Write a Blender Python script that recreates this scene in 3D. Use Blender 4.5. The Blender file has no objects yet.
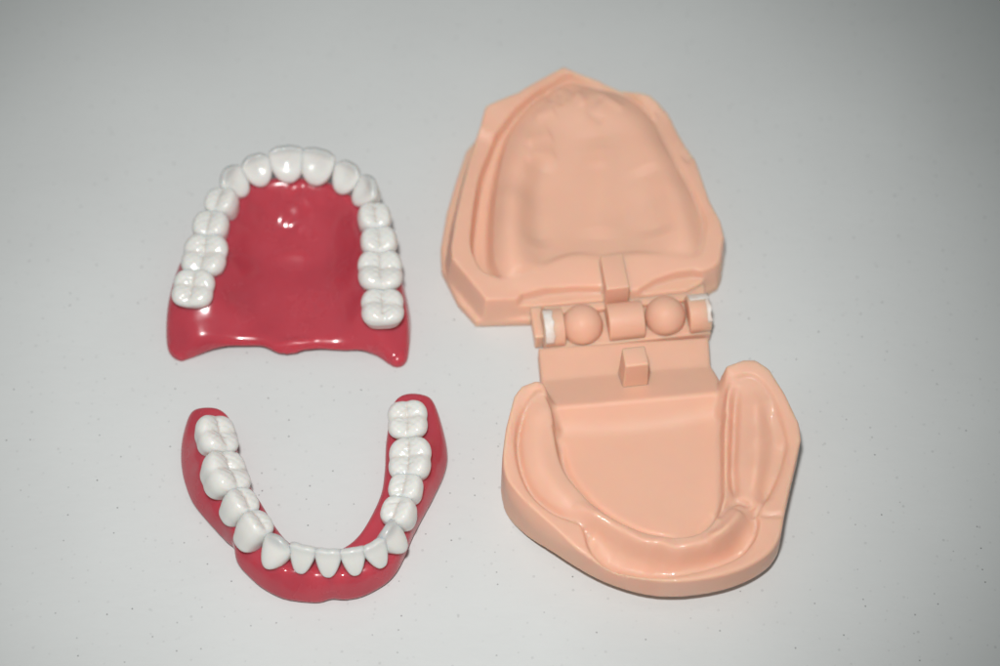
import bpy, math
import numpy as np
from mathutils import Vector, Matrix
rng = np.random.default_rng(7)
S = 0.001                      # millimetres to metres
sc = bpy.context.scene
COL = sc.collection

# ------------------------------------------------------------------ camera
TILT = math.radians(32.0); DIST = 600.0; FPX = 2322.0
CT, ST = math.cos(TILT), math.sin(TILT)
CAM = np.array([0.0, -DIST*ST, DIST*CT])
def P(px, py, z=0.0):
    """point (mm) at height z seen at photo position px, py"""
    a, b = (px-500.0)/FPX, -(py-333.0)/FPX
    d = np.array([a, b*CT+ST, b*ST-CT])
    t = (z-CAM[2])/d[2]
    return CAM + t*d
def PP(l): return np.array([P(*q) for q in l])

# ------------------------------------------------------------------ maths
def smooth_curve(p, closed=False, n=6):
    p = np.asarray(p, float); m = len(p); out = []
    rg = range(m) if closed else range(m-1)
    for i in rg:
        if closed: a, b, c, d = p[i-1], p[i], p[(i+1) % m], p[(i+2) % m]
        else: a, b, c, d = p[max(i-1, 0)], p[i], p[i+1], p[min(i+2, m-1)]
        for k in range(n):
            t = k/n
            out.append(0.5*((2*b)+(c-a)*t+(2*a-5*b+4*c-d)*t*t+(3*b-a-3*c+d)*t**3))
    if not closed: out.append(p[-1])
    return np.array(out)
def chaikin(p, ymax, it=2):
    p = [np.array(q) for q in p]
    for _ in range(it):
        o = []
        for i, q in enumerate(p):
            a, b = p[i-1], p[(i+1) % len(p)]
            if q[1] < ymax: o += [q*0.76+a*0.24, q*0.76+b*0.24]
            else: o.append(q)
        p = o
    return np.array(p)
def poly_sd(X, Y, poly):
    """signed distance to closed polygon, negative inside"""
    d = np.full(X.shape, 1e9); ins = np.zeros(X.shape, bool)
    n = len(poly)
    for i in range(n):
        ax, ay = poly[i][:2]; bx, by = poly[(i+1) % n][:2]
        ex, ey = bx-ax, by-ay; L = ex*ex+ey*ey+1e-12
        t = np.clip(((X-ax)*ex+(Y-ay)*ey)/L, 0, 1)
        d = np.minimum(d, (X-ax-t*ex)**2+(Y-ay-t*ey)**2)
        c = ((ay > Y) != (by > Y))
        with np.errstate(divide='ignore', invalid='ignore'):
            xi = (bx-ax)*(Y-ay)/(by-ay if by != ay else 1e-9)+ax
        ins ^= c & (X < xi)
    d = np.sqrt(d)
    return np.where(ins, -d, d)
def line_d(X, Y, pts):
    """distance to open polyline and arc parameter 0..1"""
    pts = np.asarray(pts); seg = np.linalg.norm(np.diff(pts[:, :2], axis=0), axis=1)
    cum = np.concatenate([[0], np.cumsum(seg)])
    d = np.full(X.shape, 1e9); T = np.zeros(X.shape)
    for i in range(len(pts)-1):
        ax, ay = pts[i][:2]; ex, ey = pts[i+1][0]-ax, pts[i+1][1]-ay
        t = np.clip(((X-ax)*ex+(Y-ay)*ey)/(ex*ex+ey*ey+1e-12), 0, 1)
        q = (X-ax-t*ex)**2+(Y-ay-t*ey)**2
        m = q < d; d = np.where(m, q, d); T = np.where(m, (cum[i]+t*seg[i])/cum[-1], T)
    return np.sqrt(d), T
def tps(X, Y, pts, reg=0.3):
    p = np.asarray(pts, float); n = len(p)
    c = p[:, :2].mean(0); s = 20.0
    q = (p[:, :2]-c)/s
    def K(r2): return 0.5*r2*np.log(r2+1e-9)
    r2 = ((q[:, None]-q[None])**2).sum(-1)
    A = np.zeros((n+3, n+3)); A[:n, :n] = K(r2)+np.eye(n)*reg*0.01
    A[:n, n] = 1; A[:n, n+1:] = q; A[n, :n] = 1; A[n+1:, :n] = q.T
    w = np.linalg.solve(A, np.concatenate([p[:, 2], np.zeros(3)]))
    x, y = (X-c[0])/s, (Y-c[1])/s
    out = w[n]+w[n+1]*x+w[n+2]*y
    for i in range(n): out = out+w[i]*K((x-q[i, 0])**2+(y-q[i, 1])**2)
    return out
def smax(a, b, k): 
    h = np.maximum(k-np.abs(a-b), 0)/k
    return np.maximum(a, b)+h*h*k*0.25
def blur(H, h, sig):
    n = int(3*sig/h); k = np.exp(-(np.arange(-n, n+1)*h/sig)**2/2); k /= k.sum()
    for ax in (0, 1):
        P_ = np.pad(H, [(n, n) if a == ax else (0, 0) for a in (0, 1)], mode='edge')
        H = sum(k[i]*np.take(P_, np.arange(i, i+H.shape[ax]), axis=ax) for i in range(2*n+1))
    return H
def smin(a, b, k): return -smax(-a, -b, k)
def sstep(x, a, b):
    t = np.clip((x-a)/(b-a), 0, 1); return t*t*(3-2*t)
def noise2(X, Y, scale, seed, octs=3):
    r = np.random.default_rng(seed); out = 0*X; amp = 1.0
    for o in range(octs):
        for k in range(5):
            a = r.uniform(0, 2*math.pi); f = (2**o)/scale*r.uniform(.7, 1.3)*2*math.pi
            out = out+amp*np.sin(f*(X*math.cos(a)+Y*math.sin(a))+r.uniform(0, 6.28))
        amp *= 0.5
    return out/5
def surface_nets(F, o, h):
    ins = F < 0; nx, ny, nz = F.shape
    cs = [(i, j, k) for i in (0, 1) for j in (0, 1) for k in (0, 1)]
    cnt = np.zeros((nx-1, ny-1, nz-1), np.int8)
    for i, j, k in cs: cnt += ins[i:nx-1+i, j:ny-1+j, k:nz-1+k]
    act = (cnt > 0) & (cnt < 8); ci = np.argwhere(act)
    idx = -np.ones(act.shape, np.int64); idx[act] = np.arange(len(ci))
    V = np.stack([F[ci[:, 0]+i, ci[:, 1]+j, ci[:, 2]+k] for i, j, k in cs], 1)
    C = np.array(cs, float); acc = np.zeros((len(ci), 3)); num = np.zeros(len(ci))
    for a in range(8):
        for b in range(a+1, 8):
            if np.abs(C[a]-C[b]).sum() != 1: continue
            va, vb = V[:, a], V[:, b]; m = (va < 0) != (vb < 0)
            t = np.where(m, va/np.where(m, va-vb, 1), 0)
            acc += (C[a]+t[:, None]*(C[b]-C[a]))*m[:, None]; num += m
    verts = (ci+acc/num[:, None])*h+np.array(o)
    faces = []
    for ax in range(3):
        b1, b2 = (ax+1) % 3, (ax+2) % 3
        s0 = [slice(None)]*3; s1 = [slice(None)]*3
        s0[ax] = slice(0, -1); s1[ax] = slice(1, None)
        e = np.argwhere(ins[tuple(s0)] != ins[tuple(s1)])
        e = e[(e[:, b1] > 0) & (e[:, b2] > 0) & (e[:, b1] < F.shape[b1]-1) & (e[:, b2] < F.shape[b2]-1)]
        def at(d1, d2):
            q = e.copy(); q[:, b1] -= d1; q[:, b2] -= d2
            return idx[q[:, 0], q[:, 1], q[:, 2]]
        q = np.stack([at(1, 1), at(0, 1), at(0, 0), at(1, 0)], 1)
        fl = ins[e[:, 0], e[:, 1], e[:, 2]]
        faces.append(np.where(fl[:, None], q, q[:, ::-1]))
    return verts, np.concatenate(faces)
def relax(v, f, it=2, lam=0.5):
    e = np.concatenate([f[:, [0, 1]], f[:, [1, 2]], f[:, [2, 3]], f[:, [3, 0]]])
    for s in range(it):
        for l in (lam, -lam*1.03):
            acc = np.zeros_like(v); n = np.zeros(len(v))
            for c in range(3):
                acc[:, c] = np.bincount(e[:, 0], v[e[:, 1], c], len(v))+np.bincount(e[:, 1], v[e[:, 0], c], len(v))
            n = np.bincount(e[:, 0], minlength=len(v))+np.bincount(e[:, 1], minlength=len(v))
            v = v+l*(acc/n[:, None]-v)
    return v

# ------------------------------------------------------------------ objects
def link_mesh(name, v, f, mat, parent=None, origin=(0, 0, 0), attr=None, attr2=None):
    o3 = np.array(origin, float)
    me = bpy.data.meshes.new(name)
    me.from_pydata(((v-o3)*S).tolist(), [], f.tolist() if hasattr(f, 'tolist') else f)
    me.polygons.foreach_set('use_smooth', [True]*len(me.polygons))
    if attr is not None:
        a = me.attributes.new('groove', 'FLOAT', 'POINT'); a.data.foreach_set('value', attr.astype(np.float32))
    if attr2 is not None:
        a = me.attributes.new('incisal', 'FLOAT', 'POINT'); a.data.foreach_set('value', attr2.astype(np.float32))
    me.materials.append(mat); me.update()
    ob = bpy.data.objects.new(name, me); COL.objects.link(ob)
    ob.location = Vector((o3*S).tolist())
    if parent is not None:
        ob.parent = parent; ob.location = ob.location-parent.location
    return ob
def thing(name, label, cat, loc, group=None):
    o = bpy.data.objects.new(name, None); COL.objects.link(o)
    o.empty_display_size = 0.01
    o.location = Vector([c*S for c in loc]); o['label'] = label; o['category'] = cat
    if group: o['group'] = group
    return o

# ------------------------------------------------------------------ materials
def new_mat(name):
    m = bpy.data.materials.new(name); m.use_nodes = True
    nt = m.node_tree; b = nt.nodes['Principled BSDF']
    return m, nt, b
def lnk(nt, a, b): nt.links.new(a, b)
def mottle(nt, b, c1, c2, scale, bump=0.0, bscale=300.0, bdist=0.0001):
    tc = nt.nodes.new('ShaderNodeTexCoord')
    n = nt.nodes.new('ShaderNodeTexNoise'); n.inputs['Scale'].default_value = scale; n.inputs['Detail'].default_value = 4
    lnk(nt, tc.outputs['Object'], n.inputs['Vector'])
    r = nt.nodes.new('ShaderNodeValToRGB'); r.color_ramp.elements[0].position = .35; r.color_ramp.elements[1].position = .65
    r.color_ramp.elements[0].color = (*c1, 1); r.color_ramp.elements[1].color = (*c2, 1)
    lnk(nt, n.outputs['Fac'], r.inputs['Fac']); lnk(nt, r.outputs['Color'], b.inputs['Base Color'])
    if bump:
        n2 = nt.nodes.new('ShaderNodeTexNoise'); n2.inputs['Scale'].default_value = bscale; n2.inputs['Detail'].default_value = 3
        lnk(nt, tc.outputs['Object'], n2.inputs['Vector'])
        bp = nt.nodes.new('ShaderNodeBump'); bp.inputs['Strength'].default_value = bump; bp.inputs['Distance'].default_value = bdist
        lnk(nt, n2.outputs['Fac'], bp.inputs['Height']); lnk(nt, bp.outputs['Normal'], b.inputs['Normal'])
    return tc, r
M = {}
m, nt, b = new_mat('pink_acrylic'); M['gum'] = m
mottle(nt, b, (0.45, 0.054, 0.078), (0.515, 0.066, 0.092), 60, 0.18, 200, 0.00012)
gn = nt.nodes.new('ShaderNodeTexNoise'); gn.inputs['Scale'].default_value = 140; gn.inputs['Detail'].default_value = 6
gm = nt.nodes.new('ShaderNodeMapRange'); gm.inputs['From Min'].default_value = .4; gm.inputs['From Max'].default_value = .7; gm.inputs['To Min'].default_value = .15; gm.inputs['To Max'].default_value = .34
gt = nt.nodes.new('ShaderNodeTexCoord'); lnk(nt, gt.outputs['Object'], gn.inputs['Vector']); lnk(nt, gn.outputs['Fac'], gm.inputs['Value']); lnk(nt, gm.outputs['Result'], b.inputs['Roughness'])
b.inputs['Subsurface Weight'].default_value = 0.95; b.inputs['Subsurface Scale'].default_value = 0.0042
b.inputs['Subsurface Radius'].default_value = (1.0, 0.22, 0.22)
m, nt, b = new_mat('tooth_enamel'); M['tooth'] = m
tc = nt.nodes.new('ShaderNodeAttribute'); tc.attribute_name = 'groove'
mx = nt.nodes.new('ShaderNodeMix'); mx.data_type = 'RGBA'
mx.inputs['A'].default_value = (0.80, 0.80, 0.765, 1); mx.inputs['B'].default_value = (0.76, 0.66, 0.59, 1)
lnk(nt, tc.outputs['Fac'], mx.inputs['Factor'])
ti = nt.nodes.new('ShaderNodeAttribute'); ti.attribute_name = 'incisal'
m2_ = nt.nodes.new('ShaderNodeMix'); m2_.data_type = 'RGBA'; m2_.inputs['B'].default_value = (0.68, 0.70, 0.69, 1)
lnk(nt, mx.outputs['Result'], m2_.inputs['A']); lnk(nt, ti.outputs['Fac'], m2_.inputs['Factor']); lnk(nt, m2_.outputs['Result'], b.inputs['Base Color'])
b.inputs['Roughness'].default_value = 0.24; tm = nt.nodes.new('ShaderNodeMapRange'); tm.inputs['To Min'].default_value = 0.12; tm.inputs['To Max'].default_value = 0.30
lnk(nt, ti.outputs['Fac'], tm.inputs['Value']); lnk(nt, tm.outputs['Result'], b.inputs['Transmission Weight']); b.inputs['IOR'].default_value = 1.45
b.inputs['Subsurface Weight'].default_value = 0.8; b.inputs['Subsurface Scale'].default_value = 0.0020
b.inputs['Subsurface Radius'].default_value = (1.0, 0.75, 0.6)
m, nt, b = new_mat('peach_resin'); M['cast'] = m
mottle(nt, b, (0.775, 0.462, 0.335), (0.80, 0.485, 0.352), 35, 0.15, 420, 0.00005)
b.inputs['Roughness'].default_value = 0.55; b.inputs['Specular IOR Level'].default_value = 0.35; b.inputs['Coat Roughness'].default_value = 0.13
tcc = nt.nodes.new('ShaderNodeTexCoord'); cn = nt.nodes.new('ShaderNodeTexNoise'); cn.inputs['Scale'].default_value = 85; cn.inputs['Detail'].default_value = 3
lnk(nt, tcc.outputs['Object'], cn.inputs['Vector'])
cm = nt.nodes.new('ShaderNodeMapRange'); cm.inputs['From Min'].default_value = 0.48; cm.inputs['From Max'].default_value = 0.66; cm.inputs['To Min'].default_value = 0.02; cm.inputs['To Max'].default_value = 0.45
c2 = nt.nodes.new('ShaderNodeTexNoise'); c2.inputs['Scale'].default_value = 900; c2.inputs['Detail'].default_value = 2
lnk(nt, tcc.outputs['Object'], c2.inputs['Vector'])
c3 = nt.nodes.new('ShaderNodeBump'); c3.inputs['Strength'].default_value = 0.6; c3.inputs['Distance'].default_value = 0.00015
lnk(nt, c2.outputs['Fac'], c3.inputs['Height']); lnk(nt, c3.outputs['Normal'], b.inputs['Coat Normal'])
lnk(nt, cn.outputs['Fac'], cm.inputs['Value']); lnk(nt, cm.outputs['Result'], b.inputs['Coat Weight'])
b.inputs['Subsurface Weight'].default_value = 0.75; b.inputs['Subsurface Scale'].default_value = 0.0040
b.inputs['Subsurface Radius'].default_value = (1.0, 0.28, 0.14)
m, nt, b = new_mat('white_residue'); M['white'] = m
mottle(nt, b, (0.80, 0.76, 0.72), (0.72, 0.60, 0.52), 500)
b.inputs['Roughness'].default_value = 0.5
m, nt, b = new_mat('speckled_laminate'); M['table'] = m
tc = nt.nodes.new('ShaderNodeTexCoord')
base = (0.60, 0.605, 0.60, 1)
prev = None
for sc_, rad, keep, dark, seed in ((170, 0.036, 0.66, 0.72, 0.0), (110, 0.04, 0.4, 0.20, 5.0), (300, 0.09, 0.6, 0.12, 9.0)):
    mp = nt.nodes.new('ShaderNodeMapping'); mp.inputs['Location'].default_value = (seed, seed*.7, 0)
    lnk(nt, tc.outputs['Object'], mp.inputs['Vector'])
    v = nt.nodes.new('ShaderNodeTexVoronoi'); v.voronoi_dimensions = '2D'; v.inputs['Scale'].default_value = sc_
    lnk(nt, mp.outputs['Vector'], v.inputs['Vector'])
    sp = nt.nodes.new('ShaderNodeSeparateColor'); lnk(nt, v.outputs['Color'], sp.inputs['Color'])
    mr = nt.nodes.new('ShaderNodeMapRange'); mr.interpolation_type = 'SMOOTHSTEP'
    mr.inputs['From Min'].default_value = rad*1.3; mr.inputs['From Max'].default_value = rad*.6
    lnk(nt, v.outputs['Distance'], mr.inputs['Value'])
    k = nt.nodes.new('ShaderNodeMapRange'); k.inputs['From Min'].default_value = keep; k.inputs['From Max'].default_value = 1.0
    k.inputs['To Min'].default_value = 0; k.inputs['To Max'].default_value = dark
    lnk(nt, sp.outputs['Red'], k.inputs['Value'])
    mu = nt.nodes.new('ShaderNodeMath'); mu.operation = 'MULTIPLY'
    lnk(nt, mr.outputs['Result'], mu.inputs[0]); lnk(nt, k.outputs['Result'], mu.inputs[1])
    mi = nt.nodes.new('ShaderNodeMix'); mi.data_type = 'RGBA'; mi.inputs['B'].default_value = (0.06, 0.06, 0.06, 1)
    lnk(nt, mu.outputs['Value'], mi.inputs['Factor'])
    if prev is None:
        nz = nt.nodes.new('ShaderNodeTexNoise'); nz.inputs['Scale'].default_value = 22; nz.inputs['Detail'].default_value = 5
        lnk(nt, tc.outputs['Object'], nz.inputs['Vector'])
        rp = nt.nodes.new('ShaderNodeValToRGB'); rp.color_ramp.elements[0].color = (0.61, 0.624, 0.618, 1); rp.color_ramp.elements[1].color = (0.64, 0.657, 0.65, 1)
        rp.color_ramp.elements[0].position = .3; rp.color_ramp.elements[1].position = .7
        lnk(nt, nz.outputs['Fac'], rp.inputs['Fac']); lnk(nt, rp.outputs['Color'], mi.inputs['A'])
    else: lnk(nt, prev.outputs['Result'], mi.inputs['A'])
    prev = mi
lnk(nt, prev.outputs['Result'], b.inputs['Base Color'])
n2 = nt.nodes.new('ShaderNodeTexNoise'); n2.inputs['Scale'].default_value = 330; n2.inputs['Detail'].default_value = 3
mp = nt.nodes.new('ShaderNodeMapping'); mp.inputs['Scale'].default_value = (0.55, 1.0, 1.0); mp.inputs['Rotation'].default_value = (0, 0, 0.2)
lnk(nt, tc.outputs['Object'], mp.inputs['Vector']); lnk(nt, mp.outputs['Vector'], n2.inputs['Vector'])
bp = nt.nodes.new('ShaderNodeBump'); bp.inputs['Strength'].default_value = 0.6; bp.inputs['Distance'].default_value = 0.00015
lnk(nt, n2.outputs['Fac'], bp.inputs['Height']); lnk(nt, bp.outputs['Normal'], b.inputs['Normal'])
b.inputs['Roughness'].default_value = 0.42

# ------------------------------------------------------------------ table
me = bpy.data.meshes.new('table_top')
v = np.array([(x, y, z) for z in (-0.03, 0.0) for x, y in ((-.7, -.5), (.7, -.5), (.7, .6), (-.7, .6))])
me.from_pydata(v.tolist(), [], [(3, 2, 1, 0), (4, 5, 6, 7), (0, 1, 5, 4), (1, 2, 6, 5), (2, 3, 7, 6), (3, 0, 4, 7)])
me.materials.append(M['table'])
tb = bpy.data.objects.new('table_top', me); COL.objects.link(tb); tb['kind'] = 'structure'
tb['label'] = 'pale grey speckled laminate table surface under everything'

# ------------------------------------------------------------------ teeth
def tooth_frame(T, axis, tang):
    w = axis/np.linalg.norm(axis)
    u = tang-w*np.dot(tang, w); u /= np.linalg.norm(u)
    v = np.cross(w, u)
    return u, v, w
def make_tooth(kind, T, u, v, w, md, bl, H, mat, parent, seed, name, lingual=1.0, h=0.2, cr_round=0.9):
    """T crown tip centre; v points lingually or buccally; local origin at T, body runs to -H-2"""
    r = np.random.default_rng(seed)
    R = max(md, bl)*0.5+1.2; depth = H+2.0
    n = int(2*R/h)+1; nz = int((depth+2.5)/h)+1
    us = -R+np.arange(n)*h; ws = -depth-1.0+np.arange(nz)*h
    U, V, W = np.meshgrid(us, us, ws, indexing='ij')
    t = np.clip(-W/H, -0.2, 1.25)                 # 0 at the tip, 1 at the neck
    if kind in ('molar', 'premolar'):
        bulge = 1-0.10*sstep(-t, -0.25, 0.12)-0.20*sstep(t, 0.45, 1.2)
        a = md/2*bulge; bb = bl/2*(1-0.16*sstep(-t, -0.45, 0.1)-0.14*sstep(t, 0.5, 1.2))
        p = 3.1 if kind == 'molar' else 2.6
        wav = 1.0
        if kind == 'molar':
            wav = 1-0.045*np.exp(-(U/1.1)**2)      # buccal / lingual developmental groove
        rho = ((np.abs(U)/a)**p+(np.abs(V)/(bb*wav))**p)**(1/p)
        side = (rho-1)*np.minimum(a, bb)*0.95
        if kind == 'molar':
            cus = [(-.24, -.25), (.25, -.23), (-.23, .25), (.24, .24)]
        else:
            cus = [(0.0, -.25), (0.0, .25)]
        occ = None; cr = []
        for i, (cu, cv) in enumerate(cus):
            cu = cu*md+r.normal(0, .18); cv = cv*bl+r.normal(0, .12)
            hh = r.normal(0, .12)+(0.25 if (cv < 0) else 0.0)
            kk = 0.095 if kind == 'molar' else 0.10
            c = hh-kk*((U-cu)**2*(1.0 if kind == 'molar' else .55)+(V-cv)**2)
            cr.append(c)
            occ = c if occ is None else smax(occ, c, 0.25)
        # secondary ridges
        occ = occ+0.07*np.sin(3.1*U+r.uniform(0, 6))*np.sin(2.7*V+r.uniform(0, 6))
        for k_ in range(5 if kind == 'molar' else 3):
            au = r.uniform(-.28, .28)*md; av = r.uniform(-.1, .1)*bl; th = r.uniform(0.9, 2.2)*(1 if r.random() < .5 else -1); L_ = r.uniform(1.0, 2.4)
            pu = (U-au)*math.cos(th)+(V-av)*math.sin(th); pv = -(U-au)*math.sin(th)+(V-av)*math.cos(th)
            occ = occ-0.17*np.exp(-(pv/0.28)**2-(pu/L_)**2)
        occ = occ-0.2*np.exp(-(V/0.4)**2)*(np.abs(U) < md*.34)
        f = smax(side, (W-occ)*0.9, 0.9)
        f = smax(f, (-depth-W), 2.0)
    else:
        tip = {'incisor': 0.95, 'canine': 0.62}[kind]
        a = md/2*np.sqrt(np.clip(1-(np.clip(t-0.22, 0, 2)/0.98)**2.3, 0.10, 1))
        if bl < 6 and kind == 'incisor': a = md/2*(1-0.25*sstep(t, -0.05, 0.9))*np.sqrt(np.clip(1-(np.clip(t-0.42, 0, 2)/0.68)**2.4, 0.05, 1))
        if kind == 'canine': a = a*(1.0-0.20*(1-sstep(t, 0.0, 0.3)))
        lin = V*lingual > 0
        fossa = 1-0.30*np.exp(-(U/(md*.27))**2-((t-.38)/.26)**2)*lin
        thick = (0.85+(bl/2-0.85)*sstep(t, -0.05, 0.95)**0.8)*fossa
        cen = lingual*(0.9*sstep(t, 0.1, 1.0))
        curve = lingual*0.045*U**2
        p = (2.6 if bl > 6 else 4.0) if kind == 'incisor' else 2.3
        rho = ((np.abs(U)/a)**p+(np.abs(V-cen*0.4-curve)/thick)**p)**(1/p)
        side = (rho-1)*np.minimum(a, thick)*0.95
        q = np.abs(U)/(md/2)
        if kind == 'incisor':
            topz = 0.06*np.sin(2.2*U+r.uniform(0, 6))-cr_round*q**3.5
        else:
            topz = 0.35-1.5*q**1.8-0.3*q
        f = smax(side, (W-topz), 0.55)
        # shallow hollow on the lingual face
        f = smax(f, (-depth-W), 2.5)
    vv, ff = surface_nets(f, (us[0], us[0], ws[0]), h)
    vv = relax(vv, ff, 2)
    att = np.zeros(len(vv)); inc = np.zeros(len(vv))
    if kind in ('incisor', 'canine'): inc = (1-sstep(-vv[:, 2], 0.3, 2.4))*(0.9 if bl > 6 else 0.4)
    if kind in ('molar', 'premolar'):
        # stained fissures where two cusps meet
        hs = []
        top = vv[:, 2] > -2.6
        d = np.exp(-(vv[:, 1]/0.3)**2)*(np.abs(vv[:, 0]) < md*.36)
        if kind == 'molar': d = np.maximum(d, .7*np.exp(-(vv[:, 0]/0.35)**2)*(np.abs(vv[:, 1]) < bl*.34))
        att = d*top*0.5
    wv = np.array(T)+vv[:, :1]*u+vv[:, 1:2]*v+vv[:, 2:]*w
    org = np.array(T)-w*H*0.6
    # orientation check
    if np.dot(np.cross(u, v), w) < 0: ff = ff[:, ::-1]
    return link_mesh(name, wv, ff, mat, parent, org, att, inc)

def place_teeth(tbl, root, inward_sign, seed0):
    """tbl rows: kind, px, py, z, md, bl, H, lean outward deg, lean along deg, yaw deg"""
    Ts = [P(r[1], r[2], r[3]) for r in tbl]
    cen = np.mean(Ts, axis=0); info = []
    for i, r in enumerate(tbl):
        a = Ts[max(i-1, 0)]; b_ = Ts[min(i+1, len(tbl)-1)]
        tang = b_-a; tang[2] *= 0.6; tang /= np.linalg.norm(tang)
        out = np.cross(tang, [0, 0, 1]); out[2] = 0; out /= np.linalg.norm(out)
        if np.dot(out[:2], (Ts[i]-cen)[:2]) < 0: out = -out
        yaw = math.radians(r[9]); c, s = math.cos(yaw), math.sin(yaw)
        tang = np.array([tang[0]*c-tang[1]*s, tang[0]*s+tang[1]*c, tang[2]])
        lo, la = math.radians(r[7]), math.radians(r[8])
        ax = np.array([0, 0, 1.0])+out*math.tan(lo)+tang*math.tan(la)
        u, v, w = tooth_frame(Ts[i], ax, tang)
        sgn = 1.0 if np.dot(v, out) < 0 else -1.0         # +1: +v is lingual
        make_tooth(r[0], Ts[i], u, v, w, r[4], r[5], r[6], M['tooth'], root, seed0+i, r[0], lingual=sgn, cr_round=(r[10] if len(r) > 10 else 0.8))
        info.append(dict(T=Ts[i], N=Ts[i]-w*r[6], out=out, tang=tang, md=r[4], bl=r[5], H=r[6], w=w, kind=r[0]))
    return info

# ================================================================== UPPER DENTURE
ROOT_U = thing('upper_denture', 'red acrylic upper denture with full palate plate, lying teeth up at top left', 'denture', P(287, 290, 0), 'full dentures')
UT = [
 ('molar',   192, 285, 15.2, 10.4, 10.8, 4.6,  2, -6,  6),
 ('molar',   203, 251, 16.0, 12.0, 11.8, 5.0,  4, -4,  4),
 ('premolar',209, 220, 17.0,  8.0,  9.6, 5.4,  4, 0,   3),
 ('premolar',219, 196, 18.0,  8.0,  8.8, 6.0,  8, 0,   0),
 ('canine',  226, 170, 19.4,  8.2,  7.8, 7.4, 18, 0,   4),
 ('incisor', 253, 155, 19.6,  8.0,  6.4, 7.4, 24, 0,   0, 2.0),
 ('incisor', 286, 146, 20.2,  9.4,  7.0, 8.4, 25, 0,   0, 0.8),
 ('incisor', 320, 149, 20.2,  9.4,  7.0, 8.4, 25, 0,   0, 0.8),
 ('incisor', 351, 163, 19.6,  7.8,  6.4, 7.6, 24, 0,   0, 2.0),
 ('canine',  373, 181, 19.4,  8.2,  7.8, 7.4, 16, 0,  -4),
 ('premolar',375, 212, 18.0,  8.0,  8.8, 6.0,  6, 0,   0),
 ('premolar',379, 236, 17.0,  8.0,  9.6, 5.4,  3, 0,   0),
 ('molar',   380, 265, 16.0, 12.0, 11.6, 5.0,  2, -4,   0),
 ('molar',   382, 302, 15.2, 11.0, 11.0, 4.6,  0, -6,  0),
]
info = place_teeth(UT, ROOT_U, 1, 100)
def grid(poly, pad, h, zmax):
    x0, y0 = poly[:, 0].min()-pad, poly[:, 1].min()-pad
    nx = int((np.ptp(poly[:, 0])+2*pad)/h)+1; ny = int((np.ptp(poly[:, 1])+2*pad)/h)+1
    xs = x0+np.arange(nx)*h; ys = y0+np.arange(ny)*h; zs = np.arange(-1.0, zmax, h)
    X, Y = np.meshgrid(xs, ys, indexing='ij')
    return xs, ys, zs, X, Y
def papillae(X, Y, info, amp, sig, inner=True, outer=True):
    g = 0*X
    for a, b_ in zip(info[:-1], info[1:]):
        c = (a['N']+b_['N'])/2; o = (a['out']+b_['out'])/2; wd = (a['bl']+b_['bl'])/4
        for s, on in ((-1, inner), (1, outer)):
            if on:
                q = c+o*s*wd*0.8
                g = np.maximum(g, amp*np.exp(-((X-q[0])**2+(Y-q[1])**2)/(2*sig*sig)))
    return g
def slopediv(H2, h):
    gx, gy = np.gradient(H2, h); return np.sqrt(1+gx*gx+gy*gy)

outl = PP([(178,356,2),(169,347,2),(167,325,3),(170,300,4),(176,276,5),(184,258,5),(192,240,5),(205,222,5),(222,205,5),(245,192,5),(272,186,5),(300,185,5),
           (330,189,5),(358,205,5),(377,228,5),(388,250,5),(398,268,5),(405,292,4),(409,318,3),(408,342,2),(405,358,2),(397,363,2),(388,357,3),(376,349,4),
           (355,344,5),(325,343,5),(306,345,5),(291,349,4.5),(277,347,5),(262,341,5),(240,341,5),(215,345,4),(197,351,3),(188,355,2)])
poly = smooth_curve(outl, True, 5)
h = 0.42
xs, ys, zs, X, Y = grid(poly, 3, h, 16)
pts = []
for t in info:
    c = t['N']; o = t['out']; k = t['bl']/2
    z = c[2]
    pts += [(c[0], c[1], z+1.0), (*(c+o*(k+1.5))[:2], z-2.0), (*(c-o*(k+0.8))[:2], z-0.2)]
for (px, py, z) in [(175,312,8.0),(190,318,8.6),(205,315,8.2),(178,338,4.6),(188,338,6.4),(205,332,7.3),(172,348,2.6),(182,350,3.2),
                    (396,322,7.5),(385,334,7.0),(368,332,7.0),(400,345,3.6),(393,352,3.6),(404,330,5.0),(398,357,2.6),
                    (240,320,5.4),(265,325,4.4),(293,328,4.2),(322,325,4.4),(350,322,5.6),
                    (230,338,4.8),(260,337,4.6),(291,343,4.2),(325,338,4.6),(358,338,4.8),
                    (225,290,8.0),(245,290,4.6),(293,295,3.4),(335,290,4.6),(354,290,8.0),
                    (230,255,8.8),(250,255,4.6),(270,252,3.6),(293,250,4.2),(318,252,3.6),(337,255,4.6),(354,255,8.8),
                    (243,222,8.8),(268,215,6.0),(293,215,5.4),(320,218,6.0),(342,225,8.0),
                    (258,198,9.8),(278,198,7.8),(300,191,9.2),(303,201,6.8),(324,199,7.8),(342,207,9.2)]:
    p = P(px, py, z); pts.append(tuple(p))
H2 = tps(X, Y, pts, 1.0)
H2 = np.maximum(blur(H2, h, 1.6), 3.0)+papillae(X, Y, info, 0.55, 1.9)
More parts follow.
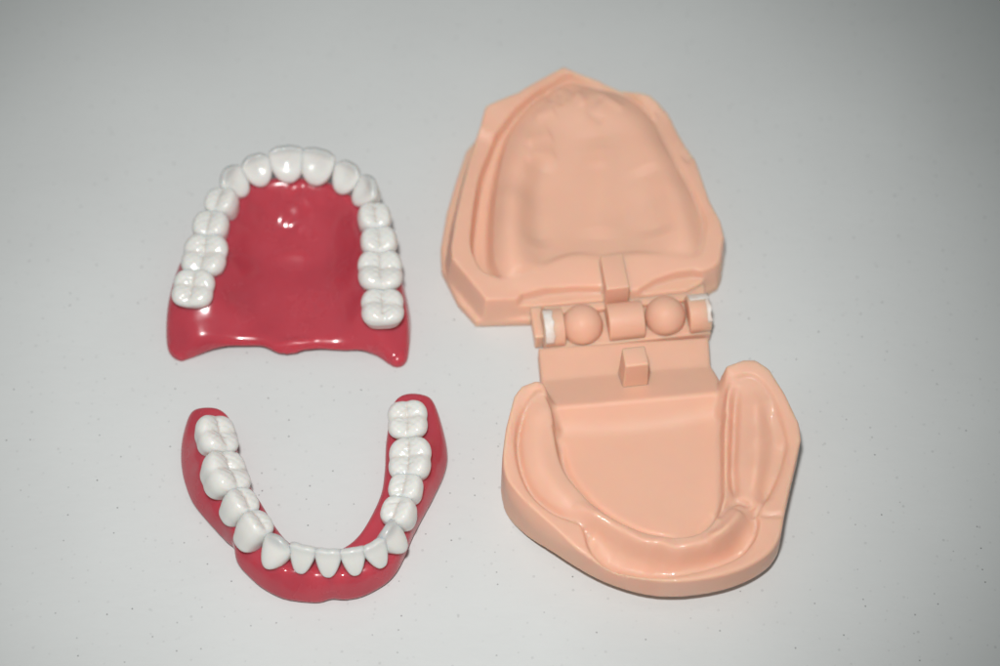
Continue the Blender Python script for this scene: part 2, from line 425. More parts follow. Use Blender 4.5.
# rugae and central papilla
for l, a, s in (([(288,208,7),(291,200,7.5),(297,194,8.5),(306,193,8.5)], 0.9, 1.0), ([(298,203,7),(304,208,6.5),(310,216,6)], 0.7, 0.9),
                ([(312,200,10),(330,203,10)], 0.35, 1.0), ([(262,205,10),(278,208,9)], 0.3, 1.1),
                ([(275,345,4),(290,344,4),(303,344,4),(318,341,4)], 0.8, 1.0), ([(282,228,5.5),(287,219,5.8),(298,214,6),(308,216,6)], 0.6, 1.1), ([(296,224,5.5),(303,228,5.5)], 0.4, 1.0), ([(272,253,5.5),(293,251,5.6),(314,254,5.5)], 0.45, 1.3)):
    d, t = line_d(X, Y, smooth_curve(PP(l), False, 5)); H2 += a*np.exp(-(d/s)**2/1.5)*np.sin(np.pi*np.clip(t, .08, .92))
H2 += 0.05*noise2(X, Y, 11, 3)
sd = poly_sd(X, Y, poly)
sl = slopediv(H2, h)
Z = zs[None, None, :]
post = poly[:, 1].min()
F = smax((Z-H2[..., None])/sl[..., None], sd[..., None]+0.10*(Z-5)+0.035*(Z-5)**2*(Z > 5), 2.2)
# hollow fitting side, arched open at the back edge
ypost = P(290, 330, 4)[1]; xc = P(287, 345, 2)[0]; hw = P(385, 345, 2)[0]-xc
zu = 3.4*(1-np.clip(np.abs(X-xc)/hw, 0, 1.3)**3)+30*sstep(Y, ypost+3, ypost+14)
sdx = np.where(Y < ypost+6, np.maximum(np.abs(X-xc)-hw-2, -9), sd+2.6)
hol = np.maximum((Z-np.minimum(H2-2.1, zu)[..., None])/sl[..., None], sdx[..., None])
F = smax(F, -hol, 0.8)
F = smax(F, -Z+0*F, 0.6)
vv, ff = surface_nets(F, (xs[0], ys[0], zs[0]), h)
vv = relax(vv, ff, 3)
link_mesh('gum_base', vv, ff, M['gum'], ROOT_U, P(287, 290, 0))

# ================================================================== LOWER DENTURE
ROOT_L = thing('lower_denture', 'U-shaped red acrylic lower denture with white teeth, below the upper denture', 'denture', P(310, 510, 0), 'full dentures')
LT = [
 ('molar',   221, 430, 14.5, 10.6, 10.4, 5.0, -30, 0,  0),
 ('molar',   232, 467, 14.8, 12.0, 11.2, 6.4, -34, 0,  0),
 ('premolar',246, 497, 14.8,  7.9,  8.4, 6.8, -34, 0,  0),
 ('premolar',260, 519, 15.0,  7.9,  8.0, 7.4, -34, 0,  0),
 ('canine',  279, 538, 15.4,  8.0,  7.2, 7.4, -26, 0,  0),
 ('incisor', 303, 546, 15.2,  7.0,  5.2, 7.0, -20, 0,  0, .35),
 ('incisor', 328, 550, 15.2,  7.0,  5.2, 6.8, -20, 0,  0, .35),
 ('incisor', 352, 549, 15.2,  6.6,  5.2, 6.6, -20, 0,  0, .35),
 ('incisor', 373, 543, 15.2,  6.8,  5.2, 6.8, -18, 0,  0, .5),
 ('canine',  387, 528, 15.4,  8.0,  8.2, 7.4, -12, 0,  0),
 ('premolar',396, 507, 15.0,  7.8,  8.6, 5.6, -12, 0,   0),
 ('premolar',404, 483, 14.8,  7.6,  8.4, 5.2, -8, 0,   0),
 ('molar',   408, 455, 14.8, 11.4, 10.6, 4.8, -10, 0,   0),
 ('molar',   407, 416, 14.5, 10.4, 10.0, 4.4,  -2, 0,   0),
]
infl = place_teeth(LT, ROOT_L, 1, 200)
outl = PP([(207,405,8),(191,414,4),(182,438,2),(179,462,1.5),(184,490,1.5),(197,513,1.5),(215,532,1.5),(228,544,1.5),(234,549,1.5),(236,560,1.5),(241,570,1.5),(252,582,1.5),(266,592,1.5),
           (282,600,1.5),(300,603,1.5),(318,604,1.5),(332,600,1.5),(346,601,1.5),(362,598,1.5),(380,589,1.5),(394,577,1.5),(404,560,1.5),(413,538,1.5),(425,515,1.5),(437,492,2),(447,466,3),(447,445,4),(441,420,5),(433,401,6),(421,393,8),(405,392,9),(394,399,9),
           (389,416,8),(385,445,7),(384,472,6),(380,498,5),(366,525,5),(350,541,6),(330,549,7),(308,548,7),(289,539,7),(275,524,6),(262,503,6),(249,482,7),(241,462,8),(236,442,9),(232,420,9),(222,408,9)])
poly = smooth_curve(outl, True, 5)
xs, ys, zs, X, Y = grid(poly, 3, h, 14)
pts = []
for t in infl:
    c = t['N']; o = t['out']; k = t['bl']/2; z = c[2]
    back = t['kind'] in ('molar', 'premolar')
    pts += [(c[0], c[1], z+0.9), (*(c+o*(k*.8))[:2], z+0.1), (*(c-o*(k+0.3))[:2], z-0.3)]
for (px, py, z) in [(207,409,9.6),(218,411,10.2),(197,420,8.2),(187,440,5.6),(183,462,4.4),(188,488,3.6),(201,510,3.4),(220,532,3.6),(240,556,4.2),(250,574,3.4),(266,590,3.2),(285,598,3.2),(318,601,3.4),(350,598,3.2),(380,586,3.2),(396,572,3.6),
                    (408,545,3.8),(420,518,4.0),(434,492,4.2),(443,466,4.8),(442,440,6.5),(436,420,8.2),(426,403,9.6),(408,397,10.4)]:
    pts.append(tuple(P(px, py, z)))
H2 = tps(X, Y, pts, 1.2)
H2 = blur(H2, h, 1.1)+papillae(X, Y, infl, 0.9, 1.5, False, True)
H2 += 0.06*noise2(X, Y, 9, 5)
H2 = np.clip(H2, 0.6, 14)
d, t = line_d(X, Y, PP([(222,536,3),(233,545,3),(240,540,6)])); H2 -= 0.8*np.exp(-(d/1.2)**2)
d, t = line_d(X, Y, PP([(331,603,1),(331,590,4)])); H2 -= 0.5*np.exp(-(d/1.0)**2)
sd = poly_sd(X, Y, poly); sl = slopediv(H2, h); Z = zs[None, None, :]
F = smax((Z-H2[..., None])/sl[..., None], sd[..., None]+0.04*(Z-3), 2.0)
F = smax(F, (0.9-Z)*0.8+np.clip(sd[..., None]+2.5, 0, 3)*0.35, 1.2)
vv, ff = surface_nets(F, (xs[0], ys[0], zs[0]), h)
vv[:, 2] -= max(vv[:, 2].min(), 0)
vv = relax(vv, ff, 3)
link_mesh('gum_base', vv, ff, M['gum'], ROOT_L, P(310, 510, 0))

# ================================================================== CAST
ROOT_C = thing('hinged_dental_cast', 'peach resin upper and lower jaw casts joined by a hinge, lying open on the right', 'dental cast', P(630, 330, 0))
hc = 0.42
def blend(Hb, Hn, sdp, wd=0.5): 
    k = sstep(-sdp, -wd, wd); return Hb*(1-k)+Hn*k
def stroke(H2, X, Y, pts, amp, sig, taper=True):
    d, t = line_d(X, Y, smooth_curve(PP(pts), False, 5))
    a = amp*np.exp(-(d/sig)**2)
    if taper: a = a*np.clip(np.sin(np.pi*np.clip(t, 0, 1))*2.5+0.0, 0, 1)
    return H2+a
def cut_base(F, Z, sd, r=1.6):
    return smax(F, -Z+0*F, 0.5)

# ---- upper jaw half
ou = PP([(476,325,1),(458,305,1),(442,272,1.5),(441,250,2),(447,212,3),(455,180,5),(466,140,8),(477,118,12),(487,108,13),(517,94,14),(545,75,15),(563,65,15.5),(578,70,15),(600,78,14),(622,87,14),(652,94,14),(668,108,13),(673,116,12.5),(681,133,12),(688,145,12),(698,157,12),(706,180,12),(713,200,11.8),(723,219,11.5),(727,236,11),(723,262,10),(719,274,8),(702,291,4),(690,297,3),(687,307,2),(545,322,1),(528,324,1)])
rim = PP([(485,303,10.5),(466,280,11),(449,259,11.5),(448,247,11.5),(453,215,12),(460,185,12),(467,158,12),(473,140,12),(479,124,13),(483,110,13),(517,94,14),(545,75,15),(563,65,15.5),(578,70,15),(600,78,14),(622,87,14),(652,94,14),(668,108,13),(673,116,12.5),(681,133,12),(688,145,12),(698,157,12),(706,180,12),(713,200,11.8),(723,219,11.5),(727,236,11),(723,262,10),(716,270,9),(706,274,9),(700,282,8),(690,292,6),(603,302,6),(560,306,6),(520,308,6)])
ves = PP([(488,276,9),(479,268,9),(472,250,9),(473,228,9),(476,205,9),(481,180,9),(488,160,10),(496,140,11),(504,128,12),(513,118,12),(527,105,12.5),(545,92,13),(567,80,13),(580,83,13),(596,88,13),(616,93,12.5),(634,102,12),(652,120,12),(665,146,11.5),(682,175,11),(696,202,10.5),(702,221,10),(701,238,10),(697,251,10),(686,251,10),(660,249,9.5),(634,248,9.5),(616,250,9.5),(603,255,9),(591,254,9),(580,249,9.5),(562,252,9.5),(540,262,9.5),(515,272,9),(500,278,9)])
dome = PP([(494,272,9),(490,262,9),(489,241,9),(490,214,9),(494,185,9),(499,160,10),(505,138,11),(514,122,12),(528,107,12.5),(547,93,13),(567,82,13),(580,84,13),(596,89,13),(617,94,12.5),(636,103,12),(654,121,12),(668,147,11.5),(685,177,11),(698,204,10.5),(704,221,10),(703,240,10),(698,254,10),(686,256,10),(660,255,9.5),(634,254,9.5),(616,256,9.5),(603,259,9),(591,258,9),(580,255,9.5),(562,258,9.5),(540,268,9.5),(515,278,9),(500,280,9)])
allp = np.concatenate([ou, rim])
xs, ys, zs, X, Y = grid(allp, 3, hc, 19)
OU = smooth_curve(ou, True, 2)*0.0 if False else ou
rimh = tps(X, Y, PP([(487,304,10.5),(463,266,11.3),(459,240,11.6),(463,205,12),(473,170,12),(482,150,12),(478,240,11),(485,200,11.2),(492,160,11.5),(484,122,13.5),(500,108,14.5),(530,90,15),(563,66,15.8),(500,128,12.5),(530,103,13.5),(560,80,14),(600,79,14.2),(640,95,14),(668,110,13),(697,153,12.2),(722,220,11.8),(726,240,11.2),(715,265,10),
      (670,140,12),(700,220,11),(708,250,10.5),(600,84,13),(640,105,12.5),(500,285,10.6),(520,280,10.4),(545,270,10.3),(570,264,10.2),(600,264,10),(640,262,10.2),(680,260,10.4),(700,262,10.2),
      (520,296,9.0),(560,291,8.6),(600,290,8.4),(640,288,8.6),(680,275,9.4),(700,270,9.6),(600,280,9.2),(560,280,9.4),(650,275,9.4)]), 0.25)
inh = tps(X, Y, PP([(491,266,9.0),(491,240,9.0),(492,214,9.2),(496,180,9.6),(503,150,10.5),(518,122,11.8),(548,90,12.8),(563,83,13),(600,87,13),(643,108,12),(664,142,11.3),(680,178,10.8),(696,215,10.3),(700,238,9.6),(494,272,9),
      (497,252,11.6),(496,225,12.4),(499,195,12.8),(507,160,13.4),(518,135,14.2),(540,112,15.2),(562,98,15.6),(590,97,15.6),(615,102,15.6),(636,118,15.2),(652,145,14.8),(667,180,14.4),(681,212,14.0),(687,236,13.2),
      (510,253,14.4),(509,225,15.2),(513,195,15.6),(520,165,14.2),(532,142,14),(555,125,13.6),
      (534,255,9.6),(532,225,10.0),(534,195,10.0),(540,165,11.4),(560,140,12.0),(590,130,12.6),(620,135,12.6),(640,160,12.2),(655,195,11.2),(665,230,10.4),
      (560,230,8.2),(562,195,8.6),(575,165,10.0),(600,160,11.2),(600,195,9.8),(600,230,8.8),(635,200,9.0),(642,235,8.6),(570,255,9.6),(610,256,9.8),(650,255,10),(680,252,10.4)]), 1.5)
fac = PP([(470,133,12),(496,141,12),(513,118,13),(538,98,14),(569,79,15),(563,55,15),(500,70,14),(465,100,13)])
rimh = rimh+1.0*sstep(-poly_sd(X, Y, fac), -2.0, 1.8)
fac = PP([(649,120,12),(676,113,12),(660,85,13),(600,60,14),(566,60,14),(569,79,15),(600,88,13),(634,104,13)])
rimh = rimh+0.7*sstep(-poly_sd(X, Y, fac), -1.2, 0.9)
sdo = poly_sd(X, Y, OU); sdr = poly_sd(X, Y, rim); sdv = poly_sd(X, Y, smooth_curve(ves, True, 3))
H2 = 3.2+0*X
H2 = blend(H2, rimh, sdr, 1.1)
gro = tps(X, Y, PP([(480,262,6.2),(479,220,6.2),(492,160,8),(515,120,10.5),(563,84,12),(640,108,10.5),(690,200,8.5),(698,240,8.5),(600,256,9),(520,272,8.5),(600,180,9)]), .5)
H2 = blend(H2, gro, sdv, 0.6)
inh = blur(inh, hc, 2.2)
H2 = blend(H2, inh, poly_sd(X, Y, smooth_curve(dome, True, 3)), 1.3)
# incisive area, rugae
for l, a, s in (([(560,92,14),(560,108,14)], -0.5, 1.0), ([(575,92,15),(585,108,14)], 0.5, 1.4), ([(598,92,15),(612,104,14),(625,112,14)], 0.5, 1.2), ([(535,118,14),(555,112,14)], 0.45, 1.6),
                ([(526,142,14),(552,134,13)], 0.5, 1.7), ([(526,158,13),(556,152,12)], 0.4, 1.7), ([(545,92,13),(552,104,14)], -0.5, 1.0),
                ([(585,125,12),(600,140,12),(598,170,11)], 0.35, 3.0), ([(604,96,14),(590,112,14),(604,124,13)], -0.45, 1.2), ([(536,250,9),(535,225,9),(536,195,9),(543,160,10)], -1.3, 3.2), ([(598,140,11),(600,190,10),(600,240,9)], 0.8, 5.0), ([(660,238,9),(654,205,9.5),(644,170,10)], -0.9, 4.0), ([(655,117,12),(664,112,12),(672,108,12)], -0.8, 1.3), ([(684,160,12),(692,154,12)], -0.6, 1.6), ([(562,84,14),(572,92,14),(566,104,14)], -0.4, 1.0)):
    H2 = stroke(H2, X, Y, l, a, s)
# slots above the hinge
sl1 = PP([(515,306,8),(522,297,8),(545,291,8),(575,289,8),(603,289,8),(603,299,7),(560,304,6)])
sl2 = PP([(640,290,8),(655,281,8.5),(675,274,9),(692,272,9),(710,274,9),(702,285,7),(690,296,6),(640,298,6)])
H2 = blend(H2, np.minimum(H2, 6.6+0*H2), poly_sd(X, Y, sl1), 0.5)
H2 = blend(H2, np.minimum(H2, 6.9+0*H2), poly_sd(X, Y, sl2), 0.5)
H2 += 0.035*noise2(X, Y, 14, 11)+0.10*noise2(X, Y, 30, 4, 2)
sl = slopediv(H2, hc); Z = zs[None, None, :]
F = smax((Z-H2[..., None])/sl[..., None], sdo[..., None]+0.03*(Z-6), 1.2)
F = smax(F, -Z+0*F, 0.6)
vv, ff = surface_nets(F, (xs[0], ys[0], zs[0]), hc); vv = relax(vv, ff, 3)
link_mesh('upper_jaw_cast', vv, ff, M['cast'], ROOT_C, P(590, 200, 0))

# ---- lower jaw half
ol = PP([(506,515,1),(501,490,3),(501,468,8),(505,430,14),(513,397,16),(521,385,17),(533,381,17),(543,384,13),(541,380,6),(538,347,6),(709,336,6),(711,364,6),(722,369,12),(730,363,17),(742,358,17.5),(756,358,17.5),(770,367,17),(786,393,16),(800,423,15),(802,440,14),(797,462,14),(786,510,13),(781,540,9),(777,556,5),(768,570,4),(748,583,4),(720,593,4),(680,599,4),(643,597,4),(600,583,4),(560,559,4),(530,538,3)])
rl = PP([(503,470,15),(505,430,16),(513,397,17),(521,385,17.5),(533,381,17.5),(546,386,16.5),(560,404,12),(640,400,12),(715,386,12),(722,372,14),(730,363,17),(742,358,17.5),(756,358,17.5),(770,367,17),(786,393,16),(800,423,15),(802,440,15),(797,462,14.5),(786,510,14),(779,540,13.5),(762,562,13.5),(732,580,13.5),(690,588,13.5),(645,587,13.5),(611,576,13.5),(585,556,14),(562,532,14.5),(540,512,15),(519,493,15)])
ol = chaikin(ol, P(640, 450, 10)[1]); rl = chaikin(rl, P(640, 450, 10)[1])
bk = PP([(541,381,6),(575,379,6),(640,373,6),(712,365,6),(724,372,10),(722,390,12),(712,422,7),(557,434,7),(550,405,12)])
fl = PP([(561,436,7),(559,452,8),(565,474,8),(580,497,8),(603,520,8),(632,536,8),(660,544,8),(688,546,8),(708,534,8),(719,512,8),(719,480,8),(717,448,8),(716,420,7),(640,426,6.5)])
ve = PP([(541,394,15),(528,404,15),(519,425,14),(516,450,13),(521,475,13),(533,498,12.5),(553,514,12.5),(575,523,12.5),(584,532,12),(588,550,11),(603,566,11),(630,576,11),(662,579,11),(690,574,11),(715,568,11),(738,558,11),(753,543,11),(758,526,11.5),(757,516,12),(764,503,12.5),(776,480,13),(786,450,13.5),(785,435,13.5),(776,405,15),(765,385,16),(752,375,16.5),(738,376,16.5),(728,388,15),(724,410,12),(723,440,12),(723,470,12),(722,500,12),(710,528,12),(690,540,12),(660,538,13),(632,530,13),(603,514,13),(580,491,13),(564,468,14),(556,440,14),(552,410,15)])
allp = np.concatenate([ol, rl])
xs, ys, zs, X, Y = grid(allp, 3, hc, 21)
rlh = tps(X, Y, PP([(503,468,15),(506,430,16),(514,398,17),(527,384,17.3),(545,390,16.5),(515,440,15),(512,470,14.6),(530,500,14.4),(550,518,14.2),(575,535,13.8),(590,557,13.4),(615,576,13.2),(650,586,13.2),(690,587,13.2),(730,578,13.2),(760,560,13.2),(775,530,13.4),(765,520,13.2),(786,500,13.8),(800,440,15),(790,440,14.6),(785,400,16),(770,370,17),(750,360,17.5),(735,362,17.3),(724,375,16),(540,396,16),(555,404,12),(715,390,12)]), 0.2)
inl = tps(X, Y, PP([(545,398,15.8),(535,400,15.6),(522,425,13.8),(519,450,13.2),(525,478,12.6),(538,498,12.4),(560,515,12.2),(580,525,12.0),
      (540,412,16.2),(535,440,15.2),(538,465,14.8),(555,490,14.4),(575,508,14.0),(552,425,15.2),(554,450,14.4),(566,475,13.8),(585,498,13.6),
      (603,522,13.2),(630,541,12.8),(660,549,12.6),(690,550,12.6),(714,541,12.8),(732,526,13.4),(742,513,14),
      (592,548,10.8),(606,562,10.4),(632,571,10.2),(662,574,10.2),(690,569,10.2),(715,561,10.2),(738,550,10.4),(750,538,10.8),(752,524,11.2),
      (602,543,9.8),(630,558,9.6),(660,564,9.4),(690,563,9.4),(715,556,9.6),(737,544,10),
      (725,400,15.2),(722,430,13.6),(724,460,13.2),(724,490,13.2),(735,395,14.4),(735,420,12.6),(734,450,11.8),(734,480,11.8),(737,502,12.2),
      (752,385,15.6),(755,410,15.0),(757,440,14.4),(756,470,14.0),(752,500,13.6),(765,395,15),(768,425,13.6),(770,450,12.8),(765,480,12.4),(758,505,12.0),(778,430,13.6),(780,450,13.2),(771,480,12.6)]), 0.7)
flh = tps(X, Y, PP([(557,436,7.6),(553,450,8),(580,497,8.6),(632,536,9.5),(688,545,9.5),(722,512,9),(722,470,8.8),(716,430,8),(640,428,6.6),(640,460,7.4),(640,500,8.2),(600,470,7.6),(690,470,7.8),(680,510,8.6)]), 0.3)
# back wall: plate, rise, crest, fall
pl = 6.0+0*X
crest = smooth_curve(PP([(546,408,11.5),(575,408,11.5),(640,402,11.5),(700,395,11.5),(724,386,11.5)]), False, 4)
a0, b0 = P(545, 381, 6)[:2], P(712, 366, 6)[:2]
nrm = np.array([-(b0-a0)[1], (b0-a0)[0]]); nrm /= np.linalg.norm(nrm)
if nrm[1] > 0: nrm = -nrm
c0, c1 = P(557, 408, 11.5)[:2], P(715, 392, 11.5)[:2]
dd = (X-a0[0])*nrm[0]+(Y-a0[1])*nrm[1]                 # distance in front of the crease
Lc = float(np.dot((c0+c1)/2-(a0+b0)/2, nrm))
Lf = float(np.dot((P(560, 434, 7)[:2]+P(712, 420, 7)[:2])/2-(a0+b0)/2, nrm))
print('back wall', Lc, Lf)
bh = np.where(dd < 0, 6.0, np.where(dd < Lc, 6.0+5.5*dd/Lc, smax(11.5-4.9*(dd-Lc)/max(Lf-Lc, .5), flh, 2.6)))
bh = blur(bh, hc, 0.5)
sdo = poly_sd(X, Y, ol); sdr = poly_sd(X, Y, rl); sdv = poly_sd(X, Y, smooth_curve(ve, True, 3)); sdf = poly_sd(X, Y, smooth_curve(fl, True, 3)); sdb = poly_sd(X, Y, bk)
skirt = 13.0+sdr*-0.0
outside = rlh-np.clip(sdr-0.2, 0, 9)*2.6                # slanting outer wall
front = sstep(P(640, 470, 8)[1]-Y, -6, 2)
H2 = np.where(sdr > 0, np.where(Y > P(520, 392, 10)[1]+2, 6.0, outside), rlh)
inner_plate = (Y > P(520, 392, 12)[1]-14) & (X > P(545, 400, 12)[0]) & (X < P(722, 400, 12)[0])
inl = blur(inl, hc, 1.1)
H2 = blend(H2, inl, sdv, 0.6)
H2 = blend(H2, flh, sdf, 1.0)
plate = smooth_curve(PP([(547,386,15),(552,400,14),(556,420,12),(557,438,9)]), False, 4)
pb = PP([(538,340,6),(538,383,6),(547,389,14),(551,399,13),(555,412,11),(559,430,8.5),(563,446,8),(567,460,8),(640,456,8),(714,446,8),(717,425,8),(718,405,10),(721,390,12),(722,372,12),(712,364,6),(711,330,6)])
sdp = poly_sd(X, Y, pb)
H2 = blend(H2, bh, sdp, 1.2)
for l, a, s in (([(583,528,12),(592,536,12)], -0.6, 1.2), ([(737,386,15),(735,410,13),(734,440,12),(733,470,12),(736,503,12)], -2.0, 1.0), ([(592,545,11),(606,562,10.5),(632,571,10),(662,574,10),(690,570,10),(715,562,10),(738,551,10.5),(751,536,11)], -1.5, 2.1), ([(755,392,15.5),(757,440,14.4),(754,495,13.8)], 0.7, 1.7), ([(766,402,15),(775,440,13),(768,478,12.6),(758,503,12)], -1.2, 1.8),
                ([(574,503,14),(601,520,14.6),(633,538,14.8),(648,543,14.8),(662,545,14.8),(675,548,14.8),(692,546,14.8),(714,540,15),(732,526,15.4),(744,512,15)], 2.8, 2.05), ([(786,440,13.5),(777,475,13),(762,505,12)], -0.9, 1.2),
                ([(757,516,12),(770,516,13),(786,514,14)], -0.6, 0.7), ([(706,545,13),(722,536,14),(735,522,14.5),(741,512,15),(743,508,15)], 1.5, 1.9), ([(716,524,12),(726,510,12.5),(735,502,13),(744,502,13),(750,510,12.5)], -1.3, 1.0), ([(752,508,13),(757,517,12)], -0.8, 1.3),
                ([(730,574,13),(735,586,10)], -0.4, 1.2),
                ([(560,440,8),(563,465,8.2),(575,487,8.5),(600,512,9),(640,534,9.5),(680,541,9.5)], -1.6, 1.1), ([(538,402,16),(534,435,15.2),(540,465,14.8),(556,490,14.4),(578,508,14)], 0.5, 3.2), ([(527,404,15),(519,428,13.8),(518,450,13.2),(523,475,12.6),(535,497,12.4),(555,513,12.2),(578,523,12)], -1.0, 0.9), ([(700,540,9.5),(718,515,9)], -0.6, 1.2),
):
    H2 = stroke(H2, X, Y, l, a, s)
mv = ((sdv < -0.8) & (sdf > 1.5)).astype(float); mv = blur(mv, hc, 0.8)*sstep(P(640, 535, 10)[1]-Y, 0, 3)
H2 += mv*0.10*noise2(X, Y, 3.2, 77, 2)+mv*0.3*noise2(X, Y, 9, 78, 2)
H2 += 0.04*noise2(X, Y, 12, 21)+0.12*noise2(X, Y, 34, 8, 2)
F = None; sl = np.minimum(slopediv(H2, hc), 4); Z = zs[None, None, :]
F = smax((Z-H2[..., None])/sl[..., None], sdo[..., None]+0.02*(Z-2), 1.0)
# underside chamfer: body lifts off the table along the front
zund = 4.3*front*sstep(sdo, -4.6, -3.0)*sstep(X, P(512, 520, 1)[0]-2, P(560, 560, 1)[0])
F = smax(F, (zund[..., None]-Z), 0.5)
vv, ff = surface_nets(F, (xs[0], ys[0], zs[0]), hc); vv = relax(vv, ff, 3)
link_mesh('lower_jaw_cast', vv, ff, M['cast'], ROOT_C, P(650, 480, 0))

# ---- hinge pieces
def rbox(name, c, ux, dims, mat, bev=0.5, taper=1.0):
    """rounded box centre c, x axis direction ux (2-D), dims mm"""
    import bmesh
    bm = bmesh.new(); bmesh.ops.create_cube(bm, size=1)
    for v_ in bm.verts:
        k = taper if v_.co.z > 0 else 1.0
        v_.co = Vector((v_.co.x*dims[0]*k, v_.co.y*dims[1]*k, v_.co.z*dims[2]))
    bmesh.ops.bevel(bm, geom=bm.edges[:], offset=bev, segments=3, affect='EDGES', profile=0.6)
    ang = math.atan2(ux[1], ux[0])
    bm.transform(Matrix.Scale(S, 4)@Matrix.Rotation(ang, 4, 'Z'))
    me = bpy.data.meshes.new(name); bm.to_mesh(me); bm.free(); me.materials.append(mat)
    for p_ in me.polygons: p_.use_smooth = True
    o = bpy.data.objects.new(name, me); COL.objects.link(o); o.parent = ROOT_C
    o.location = Vector([k*S for k in c])-ROOT_C.location
    return o
def capsule_x(name, c, ux, L, r, mat, rnd=0.5):
    """rounded cylinder with its axis along ux"""
    prof = [(-L/2, 0), (-L/2, r-rnd)]+[(-L/2+rnd*(1-math.cos(a)), r-rnd+rnd*math.sin(a)) for a in np.linspace(0, math.pi/2, 5)[1:]]
    prof += [(-x, y) for x, y in prof[::-1]]
    n = 48; v, f = [], []
    for x, y in prof:
        for k in range(n):
            a = 2*math.pi*k/n; v.append((x, y*math.cos(a), y*math.sin(a)))
    for i in range(len(prof)-1):
        for k in range(n): f.append((i*n+k, i*n+(k+1) % n, (i+1)*n+(k+1) % n, (i+1)*n+k))
    v = np.array(v); ang = math.atan2(ux[1], ux[0]); ca, sa = math.cos(ang), math.sin(ang)
    w = np.stack([v[:, 0]*ca-v[:, 1]*sa, v[:, 0]*sa+v[:, 1]*ca, v[:, 2]], 1)+np.array(c)
    return link_mesh(name, w, [tuple(reversed(q)) for q in f], mat, ROOT_C, c)
def ball(name, c, r, mat):
    v, f = [], []; n, m_ = 48, 24
    for i in range(m_+1):
        th = math.pi*i/m_
        for k in range(n):
            a = 2*math.pi*k/n; v.append((r*math.sin(th)*math.cos(a), r*math.sin(th)*math.sin(a), r*math.cos(th)))
    for i in range(m_):
        for k in range(n): f.append((i*n+k, (i+1)*n+k, (i+1)*n+(k+1) % n, i*n+(k+1) % n))
    return link_mesh(name, np.array(v)+np.array(c), f, mat, ROOT_C, c)
zb = 7.0
bl_, br_ = P(582, 325, zb), P(665, 316, zb)
ux = (br_-bl_)[:2]; ux /= np.linalg.norm(ux)
ball('hinge_ball', bl_, 5.3, M['cast']); ball('hinge_ball', br_, 5.2, M['cast'])
capsule_x('hinge_barrel', P(625, 321, 6.6), ux, 9.2, 4.9, M['cast'])
capsule_x('hinge_knuckle', P(553, 328, 6.4), ux, 5.4, 5.0, M['cast'])
capsule_x('hinge_knuckle', P(698, 314, 6.4), ux, 5.6, 5.0, M['cast'])
rbox('hinge_arm', P(537, 323, 3.2), ux, (2.8, 12.0, 5.6), M['cast'], 0.6)
rbox('hinge_arm', P(624, 304, 3.0), ux, (42, 5, 5.6), M['cast'], 0.5)
rbox('hinge_plate', P(625, 330, 2.6), ux, (43, 10, 4.6), M['cast'], 0.6)
# stop posts
ux2 = np.array([math.cos(.14), math.sin(.14)])
rbox('stop_post', P(634, 370, 11.5), ux2, (6.8, 6.4, 13.5), M['cast'], 0.6, 0.86)
rbox('stop_post', P(614, 280, 9.4), ux2, (6.2, 11.0, 8.4), M['cast'], 0.5, 0.96)
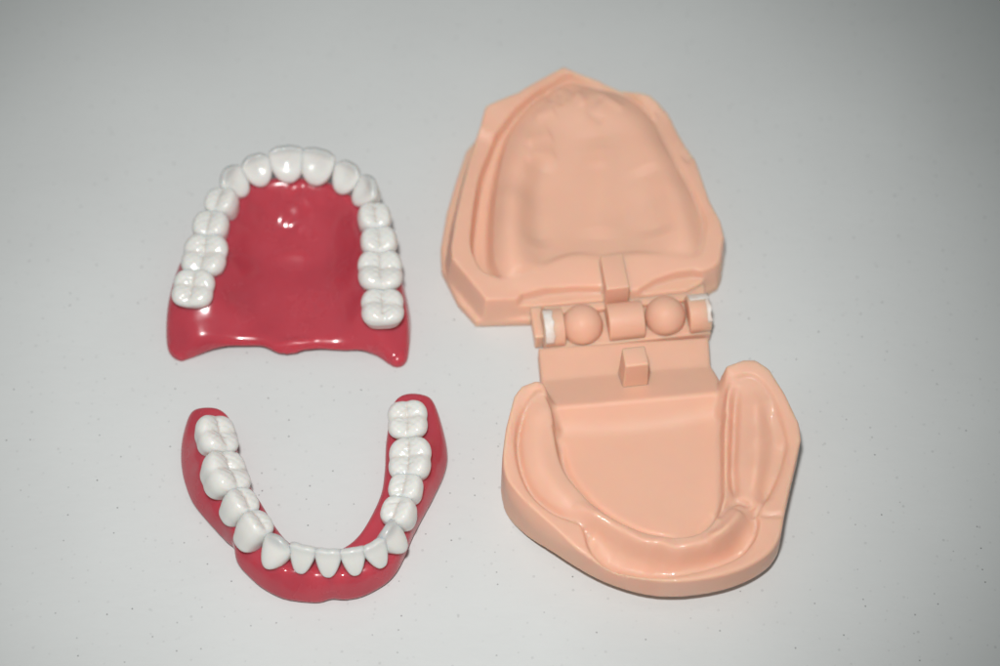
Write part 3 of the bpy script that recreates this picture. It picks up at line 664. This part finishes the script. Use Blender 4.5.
# chalky residue on the outer knuckles
def shell_patch(c, L, r, a0, a1, x0, x1):
    n, k = 10, 14; v, f = [], []
    ang = math.atan2(ux[1], ux[0]); ca, sa = math.cos(ang), math.sin(ang)
    for s_ in (0.12, -0.25):
        for i in range(n+1):
            for j in range(k+1):
                u_ = x0+(x1-x0)*i/n; a = a0+(a1-a0)*j/k
                e = 0.25*math.sin(a*9+i)*(1 if i == n else 0)
                rr = r+s_; x = u_+e; y = rr*math.cos(a); z = rr*math.sin(a)
                v.append((x*ca-y*sa+c[0], x*sa+y*ca+c[1], z+c[2]))
    W_ = (n+1)*(k+1)
    for i in range(n):
        for j in range(k):
            a = i*(k+1)+j; f.append((a, a+1, a+k+2, a+k+1)); f.append((W_+a, W_+a+k+1, W_+a+k+2, W_+a+1))
    for i in range(n):
        for j in (0, k):
            a = i*(k+1)+j; b_ = a+k+1; f.append((a, b_, W_+b_, W_+a) if j == 0 else (b_, a, W_+a, W_+b_))
    for j in range(k):
        for i in (0, n):
            a = i*(k+1)+j; b_ = a+1; f.append((b_, a, W_+a, W_+b_) if i == 0 else (a, b_, W_+b_, W_+a))
    return link_mesh('white_residue', np.array(v), f, M['white'], ROOT_C, c)
shell_patch(P(553, 328, 6.4), 5.4, 5.0, math.radians(50), math.radians(175), -2.4, -0.2)
shell_patch(P(698, 314, 6.4), 5.4, 5.0, math.radians(15), math.radians(75), -2.2, 2.7)

shell_patch(P(698, 314, 6.4), 5.4, 5.03, math.radians(75), math.radians(150), 1.7, 2.7)

# ------------------------------------------------------------------ light
w = bpy.data.worlds.new('World'); sc.world = w; w.use_nodes = True
bg = w.node_tree.nodes['Background']; bg.inputs['Color'].default_value = (0.93, 1.0, 0.985, 1); bg.inputs['Strength'].default_value = 0.215
def lamp(name, typ, loc, target, **kw):
    l = bpy.data.lights.new(name, typ)
    for k, v_ in kw.items(): setattr(l, k, v_)
    o = bpy.data.objects.new(name, l); COL.objects.link(o)
    o.location = Vector([c*S for c in loc]); d = Vector([c*S for c in target])-o.location
    o.rotation_euler = d.to_track_quat('-Z', 'Y').to_euler(); return o
up = np.array([0, CT, ST]); 
flash = CAM+up*95+np.array([-22, 0, 0])
lamp('camera_flash', 'SPOT', flash, P(415, 365, 0), energy=12.9, shadow_soft_size=0.020, spot_size=math.radians(38.5), spot_blend=1.0, color=(1.0, 0.985, 0.975))

# ------------------------------------------------------------------ camera
cam = bpy.data.cameras.new('camera'); co = bpy.data.objects.new('camera', cam); COL.objects.link(co)
co.location = Vector((CAM*S).tolist()); co.rotation_euler = (TILT, 0, 0)
cam.sensor_width = 36.0; cam.lens = FPX/1000*36.0; cam.clip_start = 0.01; cam.clip_end = 10
cam.dof.use_dof = True
fp = P(320, 500, 8)
cam.dof.focus_distance = float(np.dot(fp-CAM, np.array([0, ST, -CT])))*S
cam.dof.aperture_fstop = 7
sc.camera = co
sc.view_settings.view_transform = 'Standard'; sc.view_settings.look = 'None'
sc.view_settings.exposure = 0; sc.view_settings.gamma = 1
